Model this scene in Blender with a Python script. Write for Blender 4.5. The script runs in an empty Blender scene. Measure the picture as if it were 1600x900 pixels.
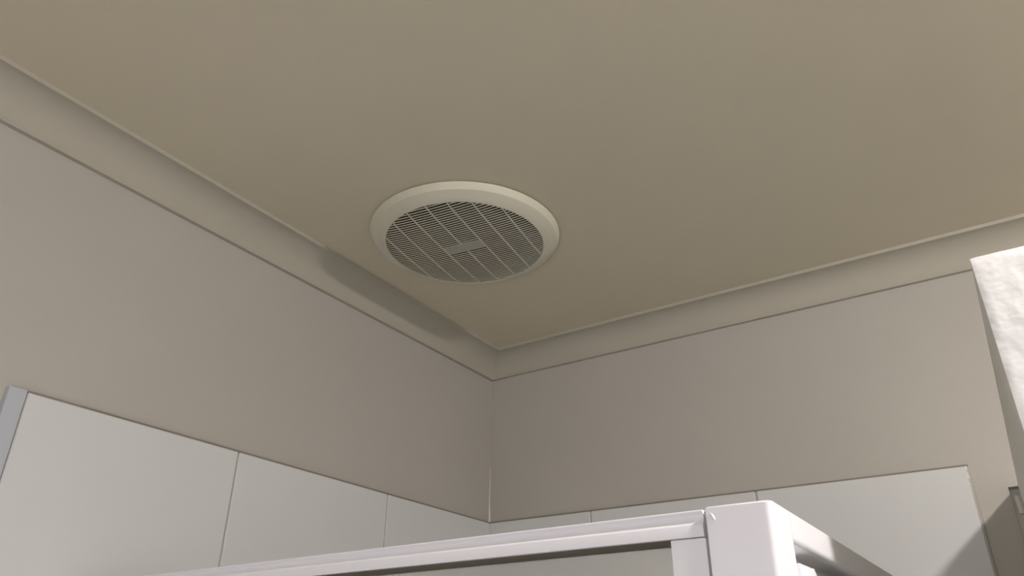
import bpy, bmesh, math, random
from mathutils import Vector, Matrix, noise

random.seed(4)
C = bpy.context.scene.collection
SC = bpy.context.scene
PI = math.pi

# ------------------------------------------------------------------ camera
YAW, PITCH, ROLL = 0.58546, 0.48223, 0.00727
cam_d = bpy.data.cameras.new('camera')
cam_d.sensor_width = 36.0
cam_d.lens = 26.763
cam_d.clip_start = 0.02
cam = bpy.data.objects.new('camera', cam_d)
C.objects.link(cam)
fw = Vector((-math.sin(YAW) * math.cos(PITCH), math.cos(YAW) * math.cos(PITCH), math.sin(PITCH)))
r0 = Vector((math.cos(YAW), math.sin(YAW), 0.0))
u0 = r0.cross(fw)
rt = r0 * math.cos(ROLL) + u0 * math.sin(ROLL)
up = -r0 * math.sin(ROLL) + u0 * math.cos(ROLL)
mw = Matrix((rt, up, -fw)).transposed().to_4x4()
mw.translation = Vector((0.88216, -1.25557, 1.77406))
cam.matrix_world = mw
SC.camera = cam

# ------------------------------------------------------------------ world, exposure
W = bpy.data.worlds.new('world')
W.use_nodes = True
W.node_tree.nodes['Background'].inputs[0].default_value = (0.05, 0.05, 0.05, 1)
W.node_tree.nodes['Background'].inputs[1].default_value = 0.0
SC.world = W
SC.view_settings.view_transform = 'Standard'
SC.view_settings.look = 'None'
SC.view_settings.gamma = 1.0
SC.view_settings.use_curve_mapping = False
SC.view_settings.exposure = 0.0
SC.cycles.max_bounces = 16
SC.cycles.diffuse_bounces = 10

# the room's one lamp: a small globe on the ceiling, out of frame to the right
LAMP = Vector((1.306, -0.870, 2.3900))
LAMP_R, LAMP_H = 0.032, 0.009      # a flattened globe
LAMP_STRENGTH = 1170.0
LAMP_COL = (1.0, 0.91, 0.87)
# added fill light: glowing pane behind the camera, invented to brighten front-facing surfaces
FILL_STRENGTH = 3.3
FILL_COL = (1.0, 0.93, 0.99)

# ------------------------------------------------------------------ sizes
H = 2.4            # ceiling height
P = 0.049          # cornice leg
ZT = 2.056         # top of the wall tiles
TT = 0.007         # tile thickness
RX, RY = 1.95, -1.95
DX0, DX1, DZ = 0.8707, 1.62, 2.0215    # doorway in the back wall

# ------------------------------------------------------------------ materials
def mat(name, col, rough=0.5, spec=0.5, bump=None, var=0.0, metallic=0.0, coat=0.0):
    m = bpy.data.materials.new(name)
    m.use_nodes = True
    nt = m.node_tree
    b = nt.nodes['Principled BSDF']
    b.inputs['Base Color'].default_value = (*col, 1)
    b.inputs['Roughness'].default_value = rough
    b.inputs['Specular IOR Level'].default_value = spec
    b.inputs['Metallic'].default_value = metallic
    b.inputs['Coat Weight'].default_value = coat
    tc = nt.nodes.new('ShaderNodeTexCoord')
    if var:
        n = nt.nodes.new('ShaderNodeTexNoise')
        n.inputs['Scale'].default_value = 9.0
        n.inputs['Detail'].default_value = 3.0
        nt.links.new(tc.outputs['Object'], n.inputs['Vector'])
        rp = nt.nodes.new('ShaderNodeValToRGB')
        rp.color_ramp.elements[0].position = 0.3
        rp.color_ramp.elements[1].position = 0.7
        rp.color_ramp.elements[0].color = (*[c * (1 - var) for c in col], 1)
        rp.color_ramp.elements[1].color = (*[min(1, c * (1 + var)) for c in col], 1)
        nt.links.new(n.outputs['Fac'], rp.inputs['Fac'])
        nt.links.new(rp.outputs['Color'], b.inputs['Base Color'])
    prev = None
    for (scale, strength, dist, detail) in (bump or []):
        n = nt.nodes.new('ShaderNodeTexNoise')
        n.inputs['Scale'].default_value = scale
        n.inputs['Detail'].default_value = detail
        nt.links.new(tc.outputs['Object'], n.inputs['Vector'])
        bp = nt.nodes.new('ShaderNodeBump')
        bp.inputs['Strength'].default_value = strength
        bp.inputs['Distance'].default_value = dist
        nt.links.new(n.outputs['Fac'], bp.inputs['Height'])
        if prev:
            nt.links.new(prev.outputs['Normal'], bp.inputs['Normal'])
        prev = bp
    if prev:
        nt.links.new(prev.outputs['Normal'], b.inputs['Normal'])
    return m

M = {}
M['ceiling'] = mat('ceiling_paint', (0.695, 0.645, 0.51), 0.85, 0.2, [(260, 0.12, 0.001, 2)], 0.012)
M['wall'] = mat('wall_paint', (0.5, 0.487, 0.447), 0.55, 0.35, [(320, 0.10, 0.001, 2), (26, 0.05, 0.002, 2)], 0.012)
M['cornice'] = mat('cornice_paint', (0.475, 0.455, 0.385), 0.6, 0.3, [(220, 0.05, 0.001, 2)], 0.01)
M['tile'] = mat('white_ceramic', (0.705, 0.73, 0.735), 0.22, 0.5, [(14, 0.03, 0.002, 2)], 0.01)
M['grout'] = mat('grey_grout', (0.52, 0.505, 0.475), 0.9, 0.1, [(300, 0.3, 0.001, 3)], 0.08)
M['topgrout'] = mat('dark_grout', (0.26, 0.24, 0.21), 0.9, 0.1, [(300, 0.3, 0.001, 3)], 0.1)
M['gap_shade'] = mat('grey_gap_shade', (0.36, 0.355, 0.355), 0.6, 0.3, [(200, 0.1, 0.0005, 2)], 0.03)  # flat grey standing in for shade in the rail-to-post gap
M['caulk'] = mat('white_caulk', (0.82, 0.79, 0.75), 0.4, 0.4, [(90, 0.2, 0.001, 2)])
M['strip'] = mat('edge_strip_plastic', (0.49, 0.53, 0.585), 0.35, 0.5, [(60, 0.03, 0.001, 2)], 0.01)
M['frame'] = mat('white_powder_coat', (0.865, 0.872, 0.92), 0.32, 0.5, [(420, 0.02, 0.0005, 2)], 0.006)
M['gasket'] = mat('olive_gasket', (0.16, 0.15, 0.115), 0.6, 0.3, [(200, 0.1, 0.0005, 2)], 0.03)
M['vent'] = mat('ivory_plastic', (0.69, 0.675, 0.555), 0.42, 0.45, [(500, 0.02, 0.0005, 2)], 0.008)
M['plate'] = mat('badge_plastic', (0.43, 0.425, 0.385), 0.35, 0.5, [(400, 0.02, 0.0005, 2)], 0.01)
M['dark'] = mat('dark_duct', (0.055, 0.047, 0.035), 0.9, 0.1, [(80, 0.2, 0.002, 3)], 0.1)  # very dark brown for the fan housing and blades
M['door'] = mat('door_paint', (0.73, 0.745, 0.745), 0.42, 0.45, [(60, 0.16, 0.004, 1.0), (135, 0.17, 0.003, 1.0), (280, 0.10, 0.001, 1)], 0.01)
M['doorface'] = mat('door_face_paint', (0.76, 0.75, 0.7), 0.5, 0.4, [(150, 0.2, 0.001, 3)], 0.01)
M['hinge'] = mat('painted_hinge', (0.75, 0.73, 0.70), 0.4, 0.5, [(300, 0.1, 0.0005, 2)], 0.05)
M['floor'] = mat('floor_tile', (0.66, 0.63, 0.58), 0.4, 0.4, [(60, 0.05, 0.001, 2)], 0.06)
M['hall'] = mat('hall_paint', (0.50, 0.48, 0.45), 0.8, 0.2, [(200, 0.1, 0.001, 2)], 0.02)
M['lampbody'] = mat('lamp_white', (0.85, 0.84, 0.82), 0.4, 0.4, [(300, 0.02, 0.0005, 2)], 0.01)

gl = bpy.data.materials.new('frosted_glass')
gl.use_nodes = True
nt = gl.node_tree
b = nt.nodes['Principled BSDF']
b.inputs['Base Color'].default_value = (1.0, 0.985, 0.97, 1)
b.inputs['Roughness'].default_value = 0.28
b.inputs['Transmission Weight'].default_value = 1.0
b.inputs['IOR'].default_value = 1.45
n = nt.nodes.new('ShaderNodeTexNoise'); n.inputs['Scale'].default_value = 160
tc = nt.nodes.new('ShaderNodeTexCoord'); nt.links.new(tc.outputs['Object'], n.inputs['Vector'])
bp = nt.nodes.new('ShaderNodeBump'); bp.inputs['Strength'].default_value = 0.25; bp.inputs['Distance'].default_value = 0.001
nt.links.new(n.outputs['Fac'], bp.inputs['Height']); nt.links.new(bp.outputs['Normal'], b.inputs['Normal'])
M['glass'] = gl

em = bpy.data.materials.new('lamp_globe_glow')
em.use_nodes = True
b = em.node_tree.nodes['Principled BSDF']
b.inputs['Base Color'].default_value = (0.8, 0.8, 0.8, 1)
b.inputs['Emission Color'].default_value = (*LAMP_COL, 1)
b.inputs['Emission Strength'].default_value = LAMP_STRENGTH
M['glow'] = em

em = bpy.data.materials.new('fill_light_pane')  # emissive surface of the added fill panel
em.use_nodes = True
b = em.node_tree.nodes['Principled BSDF']
b.inputs['Base Color'].default_value = (0.7, 0.7, 0.7, 1)
b.inputs['Roughness'].default_value = 0.4
b.inputs['Emission Color'].default_value = (*FILL_COL, 1)
b.inputs['Emission Strength'].default_value = FILL_STRENGTH
M['fill_light'] = em

# ------------------------------------------------------------------ helpers
def obj(name, bm, m, parent=None, smooth=False, angle=35):
    bmesh.ops.recalc_face_normals(bm, faces=bm.faces)
    me = bpy.data.meshes.new(name)
    bm.to_mesh(me); bm.free()
    me.materials.append(m)
    if smooth:
        for p in me.polygons:
            p.use_smooth = True
        try:
            me.set_sharp_from_angle(angle=math.radians(angle))
        except Exception:
            pass
    o = bpy.data.objects.new(name, me)
    C.objects.link(o)
    if parent:
        o.parent = parent
    return o

def tag(o, label=None, cat=None, group=None, kind=None):
    if label: o['label'] = label
    if cat: o['category'] = cat
    if group: o['group'] = group
    if kind: o['kind'] = kind
    return o

def thing(name, loc, label, cat, rz=0.0):
    o = bpy.data.objects.new(name, None)
    o.empty_display_size = 0.1
    o.location = loc; o.rotation_euler = (0, 0, rz)
    C.objects.link(o)
    return tag(o, label, cat)

def box(bm, x0, x1, y0, y1, z0, z1, bev=0.0, seg=2):
    vs = [bm.verts.new((x, y, z)) for x in (x0, x1) for y in (y0, y1) for z in (z0, z1)]
    F = [(0, 1, 3, 2), (4, 6, 7, 5), (0, 4, 5, 1), (2, 3, 7, 6), (0, 2, 6, 4), (1, 5, 7, 3)]
    fs = [bm.faces.new([vs[i] for i in f]) for f in F]
    if bev:
        es = list({e for f in fs for e in f.edges})
        bmesh.ops.bevel(bm, geom=es, offset=bev, segments=seg, profile=0.5, affect='EDGES')

def sweep(bm, prof, frame, t0s, t1s):
    """extrude closed profile [(a,b)] ; frame(a,b,t)->xyz ; t0s/t1s functions of (a,b)"""
    A = [bm.verts.new(frame(a, b, t0s(a, b))) for a, b in prof]
    B = [bm.verts.new(frame(a, b, t1s(a, b))) for a, b in prof]
    n = len(prof)
    for i in range(n):
        j = (i + 1) % n
        bm.faces.new((A[i], A[j], B[j], B[i]))
    bm.faces.new(A[::-1]); bm.faces.new(B)

def lathe(bm, prof, seg=96, closed=False):
    rings = []
    for r, z in prof:
        if r < 1e-6:
            rings.append([bm.verts.new((0, 0, z))])
        else:
            rings.append([bm.verts.new((r * math.cos(2 * PI * k / seg), r * math.sin(2 * PI * k / seg), z)) for k in range(seg)])
    prs = list(zip(rings, rings[1:])) + ([(rings[-1], rings[0])] if closed else [])
    for a, c in prs:
        for k in range(seg):
            l = (k + 1) % seg
            if len(a) == 1 and len(c) == 1: continue
            if len(a) == 1: bm.faces.new((a[0], c[k], c[l]))
            elif len(c) == 1: bm.faces.new((a[k], a[l], c[0]))
            else: bm.faces.new((a[k], a[l], c[l], c[k]))

# ------------------------------------------------------------------ room shell
FC = Vector((0.2580, -0.4475, H))          # exhaust fan centre
HOLE = 0.1245

bm = bmesh.new()
box(bm, -0.1, RX + 0.1, RY - 0.1, 0.1, -0.1, 0.0)
tag(obj('floor', bm, M['floor']), kind='structure')

# ceiling slab with the round hole the fan sits in
bm = bmesh.new()
NS = 96
ci = [bm.verts.new((FC.x + HOLE * math.cos(2 * PI * k / NS), FC.y + HOLE * math.sin(2 * PI * k / NS), H)) for k in range(NS)]
re = [bm.verts.new(p) for p in ((-0.1, RY - 0.1, H), (RX + 0.1, RY - 0.1, H), (RX + 0.1, 0.1, H), (-0.1, 0.1, H))]
ed = [bm.edges.new((ci[k], ci[(k + 1) % NS])) for k in range(NS)] + [bm.edges.new((re[k], re[(k + 1) % 4])) for k in range(4)]
bmesh.ops.triangle_fill(bm, use_beauty=True, edges=ed)
ret = bmesh.ops.extrude_face_region(bm, geom=list(bm.faces))
bmesh.ops.translate(bm, verts=[v for v in ret['geom'] if isinstance(v, bmesh.types.BMVert)], vec=(0, 0, 0.06))
tag(obj('ceiling', bm, M['ceiling']), kind='structure')

bm = bmesh.new(); box(bm, -0.1, 0, RY - 0.1, 0.1, 0, H)
wall_left = tag(obj('wall_left', bm, M['wall']), kind='structure')
bm = bmesh.new()
box(bm, 0, DX0, 0, 0.1, 0, H)
box(bm, DX0, DX1, 0, 0.1, DZ, H)
box(bm, DX1, RX + 0.1, 0, 0.1, 0, H)
bmesh.ops.remove_doubles(bm, verts=bm.verts, dist=1e-5)
wall_back = tag(obj('wall_back', bm, M['wall']), kind='structure')
bm = bmesh.new(); box(bm, RX, RX + 0.1, RY - 0.1, 0, 0, H)
tag(obj('wall_right', bm, M['tile']), kind='structure')
WX0, WX1, WZ0, WZ1 = 0.40, 1.05, 1.15, 1.90
bm = bmesh.new()
box(bm, 0, WX0, RY - 0.1, RY, 0, H)
box(bm, WX1, RX, RY - 0.1, RY, 0, H)
box(bm, WX0, WX1, RY - 0.1, RY, 0, WZ0)
box(bm, WX0, WX1, RY - 0.1, RY, WZ1, H)
bmesh.ops.remove_doubles(bm, verts=bm.verts, dist=1e-5)
tag(obj('wall_front', bm, M['tile']), kind='structure')
fill_panel = bpy.data.objects.new('fill_panel_1', None)  # framed glowing panel added for fill light, shaped like a window
fill_panel.location = ((WX0 + WX1) / 2, RY - 0.06, WZ0); C.objects.link(fill_panel); tag(fill_panel, kind='structure')
hw, hh = (WX1 - WX0) / 2, WZ1 - WZ0
for (a, c, d, e) in ((-hw, -hw + 0.03, 0, hh), (hw - 0.03, hw, 0, hh), (-hw + 0.03, hw - 0.03, 0, 0.03), (-hw + 0.03, hw - 0.03, hh - 0.03, hh)):
    bm = bmesh.new(); box(bm, a, c, -0.02, 0.02, d, e, 0.002, 2)
    obj('fill_panel_frame', bm, M['frame'], fill_panel)
bm = bmesh.new(); box(bm, -hw + 0.03, hw - 0.03, -0.004, 0.004, 0.03, hh - 0.03)
obj('fill_panel_pane', bm, M['fill_light'], fill_panel)
# dim hallway beyond the doorway
bm = bmesh.new()
box(bm, 0.55, 0.60, 0.1, 1.2, 0, H)
box(bm, 1.95, 2.00, 0.1, 1.2, 0, H)
box(bm, 0.55, 2.00, 1.2, 1.25, 0, H)
box(bm, 0.55, 2.00, 0.1, 1.25, H, H + 0.05)
tag(obj('wall_hall', bm, M['hall']), kind='structure')
bm = bmesh.new(); box(bm, 0.55, 2.0, 0.1, 1.25, -0.05, 0.0)
tag(obj('floor_hall', bm, M['hall']), kind='structure')

# caulk bead low in the wall corner, and the rougher patch of paint above the tiles
bm = bmesh.new()
ring = []
for i, (z, r) in enumerate(((2.17, 0.0003), (2.14, 0.0007), (2.11, 0.0011), (2.085, 0.0015), (2.068, 0.0022), (2.0575, 0.0030))):
    cx = 0.0004 + 0.0006 * math.sin(i * 2.1)
    ring.append([bm.verts.new((max(0.0, cx + r * math.cos(a)), min(0.0, -0.0004 + r * math.sin(a)), z)) for a in [2 * PI * k / 10 for k in range(10)]])
for a, c in zip(ring, ring[1:]):
    for k in range(10):
        bm.faces.new((a[k], a[(k + 1) % 10], c[(k + 1) % 10], c[k]))
bm.faces.new(ring[0]); bm.faces.new(ring[-1])
obj('caulk_bead', bm, M['caulk'], wall_back, True)

# ------------------------------------------------------------------ cornices (cove with two lips, mitred in the corner)
LIPB, LIPT = 0.0032, 0.0058
prof = [(0.0, -P), (0.0070, -P), (0.0076, -P + LIPB * 0.35), (0.0076, -P + LIPB)]
NC = 14
x0, y0 = 0.0078, -P + LIPB
x1, y1 = P - 0.0008, -LIPT
for i in range(NC + 1):
    th = (PI / 2) * i / NC
    prof.append((x0 + (x1 - x0) * (1 - math.cos(th)), y0 + (y1 - y0) * math.sin(th)))
prof += [(P, -LIPT), (P, 0.0), (0.0, 0.0)]
bm = bmesh.new()
sweep(bm, prof, lambda a, b, t: (a, -t, H + b), lambda a, b: a, lambda a, b: -RY)
tag(obj('trim_1', bm, M['cornice'], None, True, 25), kind='structure')
bm = bmesh.new()
sweep(bm, prof, lambda a, b, t: (t, -a, H + b), lambda a, b: a, lambda a, b: RX)
tag(obj('trim_2', bm, M['cornice'], None, True, 25), kind='structure')

# ------------------------------------------------------------------ wall tiles: each one a piece of its wall
G = 0.0026
def tile_mesh(w, h):
    bm = bmesh.new()
    box(bm, 0, w, 0, TT, 0, h, 0.0012, 1)
    return bm

rows = [(ZT, 1.456), (1.456, 0.856), (0.856, 0.256), (0.256, 0.0)]
left_cols = [(0.0074, 0.303), (0.303, 0.606), (0.606, 0.8895)]
back_cols = [(0.0005, 0.2275), (0.2275, 0.5275), (0.5275, 0.8290)]
def lay(cols, side, wall):
    for r, (zt, zb) in enumerate(rows):
        for k, (a, c) in enumerate(cols):
            w = c - a - G
            h = zt - 0.0012 - zb - (G if zb > 0 else 0)
            o = obj('tile', tile_mesh(w, h), M['tile'], wall)
            tilt = random.uniform(-0.0012, 0.0012)
            if side == 'left':     # face towards +x, running to -y
                o.rotation_euler = (0, tilt * 0.5, -PI / 2 + tilt)
                o.location = (0.0006, -a - G / 2, zt - 0.0012 - h)
            else:                  # face towards -y
                o.rotation_euler = (tilt * 0.5, 0, PI + tilt)
                o.location = (c - G / 2, -0.0006, zt - 0.0012 - h)
lay(left_cols, 'left', wall_left)
lay(back_cols, 'back', wall_back)
# grout bed that fills the joints and shows as a thin line above the tiles
bm = bmesh.new(); box(bm, 0.0, TT - 0.0022, -0.8890, -0.0002, 0, ZT - 0.001)
obj('grout', bm, M['grout'], wall_left)
bm = bmesh.new(); box(bm, 0.0, TT - 0.0008, -0.9065, -0.0002, ZT - 0.0015, ZT + 0.0012)
obj('grout_line', bm, M['topgrout'], wall_left)
bm = bmesh.new(); box(bm, 0.0002, 0.8285, -(TT - 0.0022), 0.0, 0, ZT - 0.001)
obj('grout', bm, M['grout'], wall_back)
bm = bmesh.new(); box(bm, 0.0002, 0.8305, -(TT - 0.0008), 0.0, ZT - 0.0015, ZT + 0.0014)
obj('grout_line', bm, M['topgrout'], wall_back)
bm = bmesh.new()
# uneven grout up the exposed right-hand edge of the tiles
N = 60
pv = []
for i in range(N + 1):
    z = ZT * i / N
    w = 0.0022 + 0.0009 * noise.noise(Vector((z * 22, 0.3, 0)))
    pv.append([bm.verts.new((0.8280, 0, z)), bm.verts.new((0.8280 + w + 0.0012, 0, z)), bm.verts.new((0.8280 + w, -TT * 0.75, z)), bm.verts.new((0.8280, -TT * 0.95, z))])
for a, c in zip(pv, pv[1:]):
    for k in range(4):
        bm.faces.new((a[k], a[(k + 1) % 4], c[(k + 1) % 4], c[k]))
bm.faces.new(pv[0]); bm.faces.new(pv[-1])
obj('grout', bm, M['grout'], wall_back)
# white chips of caulk near the top right tile corner
bm = bmesh.new()
for (dz, s) in ((0.004, 0.0022), (0.011, 0.0017), (0.016, 0.0024), (0.026, 0.0014)):
    bmesh.ops.create_icosphere(bm, subdivisions=2, radius=s, matrix=Matrix.Translation((0.8272, -TT + 0.0006, ZT - dz)) @ Matrix.Diagonal((0.7, 0.7, 1.5, 1)))
obj('caulk_chips', bm, M['caulk'], wall_back, True)
# plastic edge strip that closes the tiles on the left wall
bm = bmesh.new()
box(bm, 0.0, TT + 0.0015, -0.9085, -0.8897, 0.0, ZT + 0.0005, 0.0007, 2)
tag(obj('edge_strip', bm, M['strip'], wall_left), 'bluish grey plastic edge strip')

# ------------------------------------------------------------------ doorway: stop frame and the open door
bm = bmesh.new()
box(bm, DX0, DX0 + 0.017, 0.022, 0.1, 0, DZ)
box(bm, DX1 - 0.017, DX1, 0.022, 0.1, 0, DZ)
box(bm, DX0 + 0.017, DX1 - 0.017, 0.022, 0.1, DZ - 0.011, DZ)
tag(obj('trim_3', bm, M['doorface']), kind='structure')

# door leaf, swung square into the room so its free edge faces the camera
DTOP, DTH = 2.0236, 0.0345
p_h, p_f = Vector((0.8830, -0.004, 0)), Vector((0.8933, -0.7325, 0))
L = (p_f - p_h).length
ang = math.atan2(p_f.y - p_h.y, p_f.x - p_h.x)
door = bpy.data.objects.new('door_1', None)
door.location = (p_h.x, p_h.y, 0); door.rotation_euler = (0, 0, ang)
C.objects.link(door)
tag(door, 'white door standing open edge-on at the right border of the photo', 'door', kind='structure')
# local: x from hinge to free edge, left (room-left) face is y=0, thickness towards +y
bm = bmesh.new(); box(bm, 0, L - 0.004, 0.0, DTH, 0.012, DTOP, 0.0012, 2)
obj('leaf', bm, M['doorface'], door)
# the free edge: thick lumpy gloss paint
bm = bmesh.new()
ny, nz = 12, 420
gv = []
for j in range(nz + 1):
    z = 0.012 + (DTOP - 0.012) * j / nz
    row = []
    for i in range(ny + 1):
        s = i / ny
        y = DTH * s
        e = min(s, 1 - s) * DTH
        rnd = 0.0007 * (1 - min(1, e / 0.0010)) ** 2
        topd = (DTOP - z)
        rnd += 0.0010 * (1 - min(1, topd / 0.002)) ** 2
        lump = 0.00045 * noise.noise(Vector((y * 140, z * 90, 1.7))) + 0.0003 * noise.noise(Vector((y * 330, z * 260, 4.1)))
        row.append(bm.verts.new((L - rnd + lump * min(1, e / 0.003 + 0.15), y, z)))
    gv.append(row)
for a, c in zip(gv, gv[1:]):
    for i in range(ny):
        bm.faces.new((a[i], a[i + 1], c[i + 1], c[i]))
# skirts back to the leaf
def skirt(vs, f):
    ws = [bm.verts.new(f(v.co)) for v in vs]
    for k in range(len(vs) - 1):
        bm.faces.new((vs[k], vs[k + 1], ws[k + 1], ws[k]))
bx = L - 0.006
skirt([r[0] for r in gv], lambda c: (bx, c.y + 0.0002, c.z))
skirt([r[-1] for r in gv], lambda c: (bx, c.y - 0.0002, c.z))
skirt(gv[-1], lambda c: (bx, c.y, c.z))
skirt(gv[0], lambda c: (bx, c.y, c.z))
tag(obj('door_edge', bm, M['door'], door, True, 60), 'lumpy gloss-painted free edge')
# hinges on the jamb side
for hz in (1.996, 1.00, 0.20):
    bm = bmesh.new()
    bmesh.ops.create_cone(bm, cap_ends=True, segments=16, radius1=0.0034, radius2=0.0034, depth=0.024, matrix=Matrix.Translation((0.0012, -0.0045, hz)))
    box(bm, -0.0005, 0.001, -0.002, DTH * 0.8, hz - 0.012, hz + 0.012)
    obj('hinge', bm, M['hinge'], door, True)

# ------------------------------------------------------------------ shower screen
KX, KY, KZ = 0.7667, -0.8206, 1.8667     # outer corner of the post, top
PX0 = 0.7281                             # left side of post
PD = 0.0338                              # post depth
ZB = 0.06
shower = thing('shower_screen', (KX, KY, 0.0), 'white powder-coated shower screen frame with frosted glass in the tiled corner', 'shower screen')
def S(bm):      # world coordinates -> the screen's own
    bmesh.ops.translate(bm, verts=bm.verts, vec=(-KX, -KY, 0)); return bm
# hob the screen stands on
bm = bmesh.new()
box(bm, 0.009, KX + 0.02, KY - 0.02, KY + 0.06, 0, ZB, 0.004, 2)
box(bm, KX - 0.05, KX + 0.02, KY + 0.06, -0.009, 0, ZB, 0.004, 2)
obj('hob', S(bm), M['tile'], shower)
# corner post: rounded outer corner, flat cap, small moulding burr near its top left
bm = bmesh.new()
R = 0.0042
pp = [(PX0, KY + 0.0008), (PX0 + 0.0008, KY), (KX - R - 0.0012, KY)]
for i in range(9):
    t = -PI / 2 + (PI / 2) * i / 8
    pp.append((KX - R + R * math.cos(t), KY + R + R * math.sin(t)))
pp += [(KX, KY + R + 0.0012), (KX, KY + PD - 0.0008), (KX - 0.0008, KY + PD), (PX0, KY + PD)]
ZL = -0.0008
A = [bm.verts.new((x, y, ZB)) for x, y in pp]
Bv = [bm.verts.new((x, y, KZ - 0.0010)) for x, y in pp]
cxm, cym = (PX0 + KX) / 2, KY + PD / 2
Cv = [bm.verts.new((x + (cxm - x) * 0.05, y + (cym - y) * 0.05, KZ)) for x, y in pp]
for a, c in ((A, Bv), (Bv, Cv)):
    for k in range(len(pp)):
        l = (k + 1) % len(pp)
        bm.faces.new((a[k], a[l], c[l], c[k]))
bm.faces.new(A); bm.faces.new(Cv)
bmesh.ops.create_icosphere(bm, subdivisions=2, radius=0.0021, matrix=Matrix.Translation((PX0 + 0.0042, KY + 0.0004, KZ - 0.0060)) @ Matrix.Rotation(-0.5, 4, 'Y') @ Matrix.Diagonal((0.55, 0.45, 1.5, 1)))
obj('corner_post', S(bm), M['frame'], shower, True, 40)

# front top rail (lip, cove, flat band), dropping slightly to the left
RB = 0.0152     # rail height
fp = [(0.0022, -0.0001), (0.0017, -0.0006), (0.0017, -0.0013), (0.0026, -0.0020), (0.0033, -0.0030), (0.0035, -0.0042), (0.0033, -0.0054), (0.0028, -0.0065),
      (0.0020, -0.0075), (0.0014, -0.0081), (0.0012, -0.0086), (0.0012, -RB + 0.0003), (0.0015, -RB), (0.028, -RB), (0.028, 0.0), (0.0035, 0.0)]
bm = bmesh.new()
drop = lambda x: 0.0060 * (PX0 - x)
sweep(bm, fp, lambda a, b, t: (t, KY + a, KZ + ZL + b - drop(t)), lambda a, b: 0.0085, lambda a, b: PX0 - 0.0024)
obj('top_rail', S(bm), M['frame'], shower, True, 30)
# grey strip where rail meets post, the gap's shade put into its colour
bm = bmesh.new(); box(bm, PX0 - 0.0030, PX0 + 0.0002, KY + 0.0050, KY + 0.02, ZB, KZ - 0.0015)
obj('gap_shade', S(bm), M['gap_shade'], shower)

# front panel: right stile, left stile, bottom rail, gasket and frosted pane
ZR = KZ + ZL - RB
SX0 = 0.7049
bm = bmesh.new(); box(bm, SX0, PX0 - 0.0018, KY + 0.0016, KY + 0.022, ZB, ZR - 0.0006, 0.0006, 2)
obj('stile', S(bm), M['frame'], shower)
bm = bmesh.new(); box(bm, 0.0085, 0.032, KY + 0.0016, KY + 0.022, ZB, ZR - 0.0060, 0.0006, 2)
obj('stile', S(bm), M['frame'], shower)
bm = bmesh.new(); box(bm, 0.0325, SX0 - 0.0005, KY + 0.0016, KY + 0.022, ZB, ZB + 0.045, 0.0006, 2)
obj('bottom_rail', S(bm), M['frame'], shower)
# gasket: sloped rubber frame with a rounded top corner
bm = bmesh.new()
GO = [(SX0, ZR - 0.0002), (SX0, ZB + 0.045), (0.032, ZB + 0.045), (0.032, ZR - 0.0002 - drop(0.032))]
def rr(x0, x1, z0, z1, dz, r, n=6):
    out = []
    for (cx, cz, a0) in ((x1 - r, z1 - r, PI / 2), (x1 - r, z0 + r, 0), (x0 + r, z0 + r, -PI / 2), (x0 + r, z1 - r - dz, PI)):
        for i in range(n + 1):
            a = a0 - (PI / 2) * i / n
            out.append((cx + r * math.cos(a), cz + r * math.sin(a)))
    return out
def ring_pts(ins, r, y):
    pts = rr(0.032 + ins, SX0 - ins, ZB + 0.045 + ins, ZR - 0.0002 - ins * 1.0, drop(0.032), r)
    return [bm.verts.new((x, y, z)) for x, z in pts]
r1 = ring_pts(0.0, 0.0002, KY + 0.0040)
r2 = ring_pts(0.0022, 0.0030, KY + 0.0085)
r3 = ring_pts(0.0022, 0.0030, KY + 0.0165)
r4 = ring_pts(0.0, 0.0002, KY + 0.0200)
for a, c in ((r1, r2), (r2, r3), (r3, r4), (r4, r1)):
    for k in range(len(a)):
        l = (k + 1) % len(a)
        bm.faces.new((a[k], a[l], c[l], c[k]))
obj('gasket', S(bm), M['gasket'], shower, True, 30)
bm = bmesh.new()
vs = [(SX0 - 0.0018, ZR - 0.002), (SX0 - 0.0018, ZB + 0.047), (0.0338, ZB + 0.047), (0.0338, ZR - 0.002 - drop(0.032))]
a = [bm.verts.new((x, KY + 0.0118, z)) for x, z in vs]; c = [bm.verts.new((x, KY + 0.0158, z)) for x, z in vs]
bm.faces.new(a); bm.faces.new(c[::-1])
for k in range(4): bm.faces.new((a[k], a[(k + 1) % 4], c[(k + 1) % 4], c[k]))
obj('glass_pane', S(bm), M['glass'], shower)

# side top rail: flat outer face, rolled underside, thin inner lip
sp = [(0.0, -0.0010), (0.0, -0.0136), (0.0, -0.0148)]
for i in range(1, 9):
    t = (PI / 2) * i / 8
    sp.append((0.0052 * (1 - math.cos(t)), -0.0148 - 0.0046 * math.sin(t)))
sp += [(0.0145, -0.0198), (0.0145, -0.0262), (0.0175, -0.0268), (0.028, -0.0240), (0.028, 0.0), (0.0010, 0.0)]
bm = bmesh.new()
sweep(bm, sp, lambda a, b, t: (KX - a, t, KZ + b), lambda a, b: KY + PD, lambda a, b: -TT - 0.0005)
obj('top_rail', S(bm), M['frame'], shower, True, 40)
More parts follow.
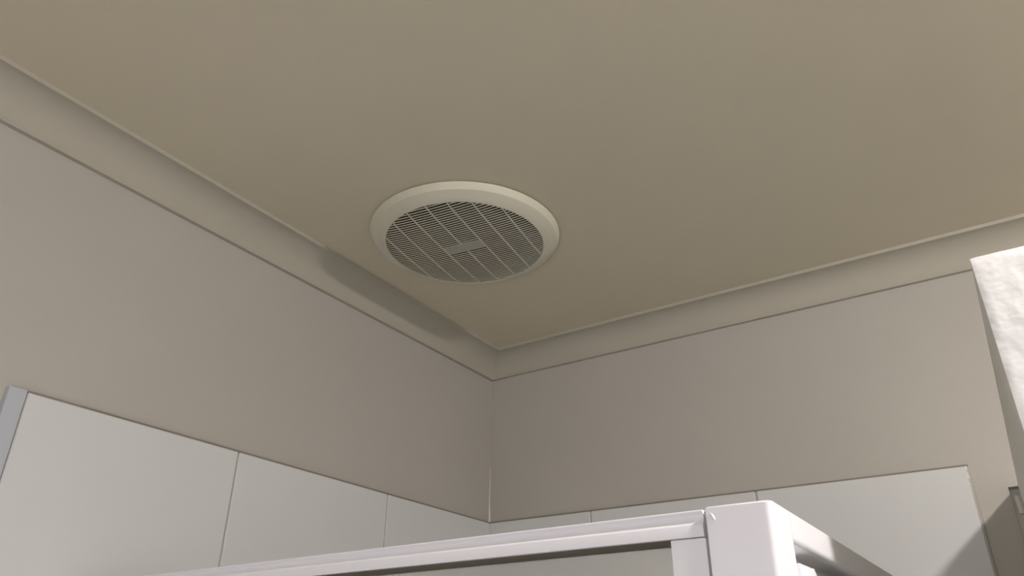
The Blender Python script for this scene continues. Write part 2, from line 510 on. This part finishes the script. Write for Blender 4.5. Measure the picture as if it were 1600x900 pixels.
# the swing panel below it: rounded stile end beside the post, far stile, pane
DZT = KZ - 0.0295
bm = bmesh.new()
y0, y1, rc = KY + PD + 0.001, KY + PD + 0.0365, 0.0065
pr = [(y0, ZB), (y0, DZT)]
for i in range(9):
    t = PI / 2 - (PI / 2) * i / 8
    pr.append((y1 - rc + rc * math.cos(t), DZT - rc + rc * math.sin(t)))
pr.append((y1, ZB))
fr = [bm.verts.new((KX + 0.002, y, z)) for y, z in pr]; bk = [bm.verts.new((KX - 0.022, y, z)) for y, z in pr]
ff = bm.faces.new(fr); bm.faces.new(bk[::-1])
for k in range(len(pr)): bm.faces.new((fr[k], fr[(k + 1) % len(pr)], bk[(k + 1) % len(pr)], bk[k]))
bmesh.ops.bevel(bm, geom=list(ff.edges), offset=0.0012, segments=2, profile=0.5, affect='EDGES')
obj('door_stile', S(bm), M['frame'], shower, True, 40)
bm = bmesh.new(); box(bm, KX - 0.022, KX - 0.002, -0.036, -TT - 0.0006, ZB, DZT, 0.001, 2)
obj('door_stile', S(bm), M['frame'], shower)
bm = bmesh.new(); box(bm, KX - 0.018, KX - 0.006, y1, -0.036, DZT - 0.012, DZT + 0.002)
obj('gasket', S(bm), M['gasket'], shower)
bm = bmesh.new(); box(bm, KX - 0.014, KX - 0.009, y1 - 0.002, -0.034, ZB + 0.01, DZT - 0.002)
obj('glass_pane', S(bm), M['glass'], shower)

# ------------------------------------------------------------------ exhaust fan
fan = thing('exhaust_fan', FC, 'round ivory plastic exhaust fan with a slotted grille on the ceiling', 'exhaust fan', math.radians(8.5))
RO, RI, RG = 0.1472, 0.1415, 0.1218
GD = 0.0225
def dome(r):
    """drop of the grille below the ceiling"""
    return 0.0192 + (GD - 0.0192) * (1 - min(1.0, r / 0.1235) ** 5)
bm = bmesh.new()
lathe(bm, [(RO - 0.0065, 0.0), (RO - 0.0065, -0.0018), (RO - 0.0005, -0.0020), (RO, -0.0026), (RO - 0.0006, -0.0040), (RI, -0.0118), (RI - 0.0010, -0.0124),
           (0.132, -0.0170), (RG + 0.0020, -0.0204), (RG + 0.0006, -0.0206), (RG, -0.0200), (RG + 0.0002, -0.0186), (RG + 0.003, -0.0182)], 128)
obj('fascia_ring', bm, M['vent'], fan, True, 24)
# housing in the ceiling void
bm = bmesh.new()
lathe(bm, [(HOLE - 0.0008, -0.0180), (HOLE - 0.0008, 0.11), (0.0, 0.11)], 64)
lathe(bm, [(0.0, 0.045), (0.030, 0.045), (0.034, 0.050), (0.034, 0.11)], 32)
obj('fan_housing', bm, M['dark'], fan, True)
for k in range(6):
    bm = bmesh.new()
    a = 2 * PI * k / 6
    pts = []
    for i in range(7):
        r = 0.033 + 0.078 * i / 6
        tw = 0.020 - 0.006 * i / 6
        sw = a + 0.25 * i / 6
        for s in (-1, 1):
            w = (0.014 + 0.02 * i / 6) * s
            pts.append(bm.verts.new((r * math.cos(sw) - w * math.sin(sw), r * math.sin(sw) + w * math.cos(sw), 0.075 + s * tw)))
    for i in range(6):
        bm.faces.new((pts[2 * i], pts[2 * i + 1], pts[2 * i + 3], pts[2 * i + 2]))
    bmesh.ops.solidify(bm, geom=list(bm.faces), thickness=0.0015)
    obj('fan_blade', bm, M['dark'], fan)

PITCH_S, NSL = 0.00535, 44
SW, SDP = 0.0025, 0.0003
RIBS = [(-3 + k) * 0.0328 for k in range(7)]
PL_U, PL_V0, PL_V1 = 0.0328, -2 * PITCH_S, 2 * PITCH_S
def bar(bm, pts, half, depth, along):
    """bar following pts [(u,v)], lower face on the dome"""
    rows_ = []
    for (u, v), ex in pts:
        d = dome(math.hypot(u, v)) + ex
        o_ = (0, half) if along == 'u' else (half, 0)
        rows_.append([bm.verts.new((u - o_[0], v - o_[1], -d)), bm.verts.new((u + o_[0], v + o_[1], -d)),
                      bm.verts.new((u + o_[0], v + o_[1], -d + depth)), bm.verts.new((u - o_[0], v - o_[1], -d + depth))])
    for a, c in zip(rows_, rows_[1:]):
        for k in range(4):
            bm.faces.new((a[k], a[(k + 1) % 4], c[(k + 1) % 4], c[k]))
    bm.faces.new(rows_[0]); bm.faces.new(rows_[-1])
for k in range(NSL + 1):
    v = (k - NSL / 2) * PITCH_S
    if abs(v) > RG - 0.002: continue
    hu = math.sqrt((RG + 0.0006) ** 2 - v * v)
    spans = [(-hu, hu)]
    if PL_V0 + 0.001 < v < PL_V1 - 0.001:
        spans = [(-hu, -PL_U), (PL_U, hu)]
    for (a, c) in spans:
        bm = bmesh.new()
        n_ = max(4, int((c - a) / 0.012))
        # denser towards the rim where the grille turns up
        ts = [0.5 - 0.5 * math.cos(PI * i / n_) for i in range(n_ + 1)]
        bar(bm, [((a + (c - a) * t, v), 0.0) for t in ts], SW / 2, SDP, 'u')
        obj('slat', bm, M['vent'], fan)
for u in RIBS:
    hv = math.sqrt((RG + 0.0004) ** 2 - u * u)
    spans = [(-hv, hv)] if abs(u) > 0.001 else [(-hv, PL_V0), (PL_V1, hv)]
    for (a, c) in spans:
        bm = bmesh.new()
        ts = [0.5 - 0.5 * math.cos(PI * i / 12) for i in range(13)]
        bar(bm, [((u, a + (c - a) * t), 0.0005) for t in ts], 0.0011, SDP, 'v')
        obj('rib', bm, M['vent'], fan)
bm = bmesh.new()
box(bm, -PL_U + 0.0005, PL_U - 0.0005, PL_V0 - 0.0002, PL_V1 + 0.0002, -GD - 0.0008, -GD + 0.002, 0.0005, 2)
tag(obj('badge_plate', bm, M['plate'], fan), 'blank rectangular centre plate')

# ------------------------------------------------------------------ the lamp that lights the room (outside the photograph)
lamp = thing('ceiling_lamp', (LAMP.x, LAMP.y, H), 'small white ceiling lamp with one glowing globe beyond the open door', 'ceiling lamp')
bm = bmesh.new()
lathe(bm, [(0.0, 0.0), (0.050, 0.0), (0.050, -0.0006), (0.047, -0.0009), (0.0, -0.0009)], 40)
obj('lamp_base', bm, M['lampbody'], lamp, True)
bm = bmesh.new()
bmesh.ops.create_icosphere(bm, subdivisions=3, radius=LAMP_R, matrix=Matrix.Translation((0, 0, LAMP.z - H)) @ Matrix.Diagonal((1, 1, LAMP_H / LAMP_R, 1)))
obj('globe', bm, M['glow'], lamp, True)
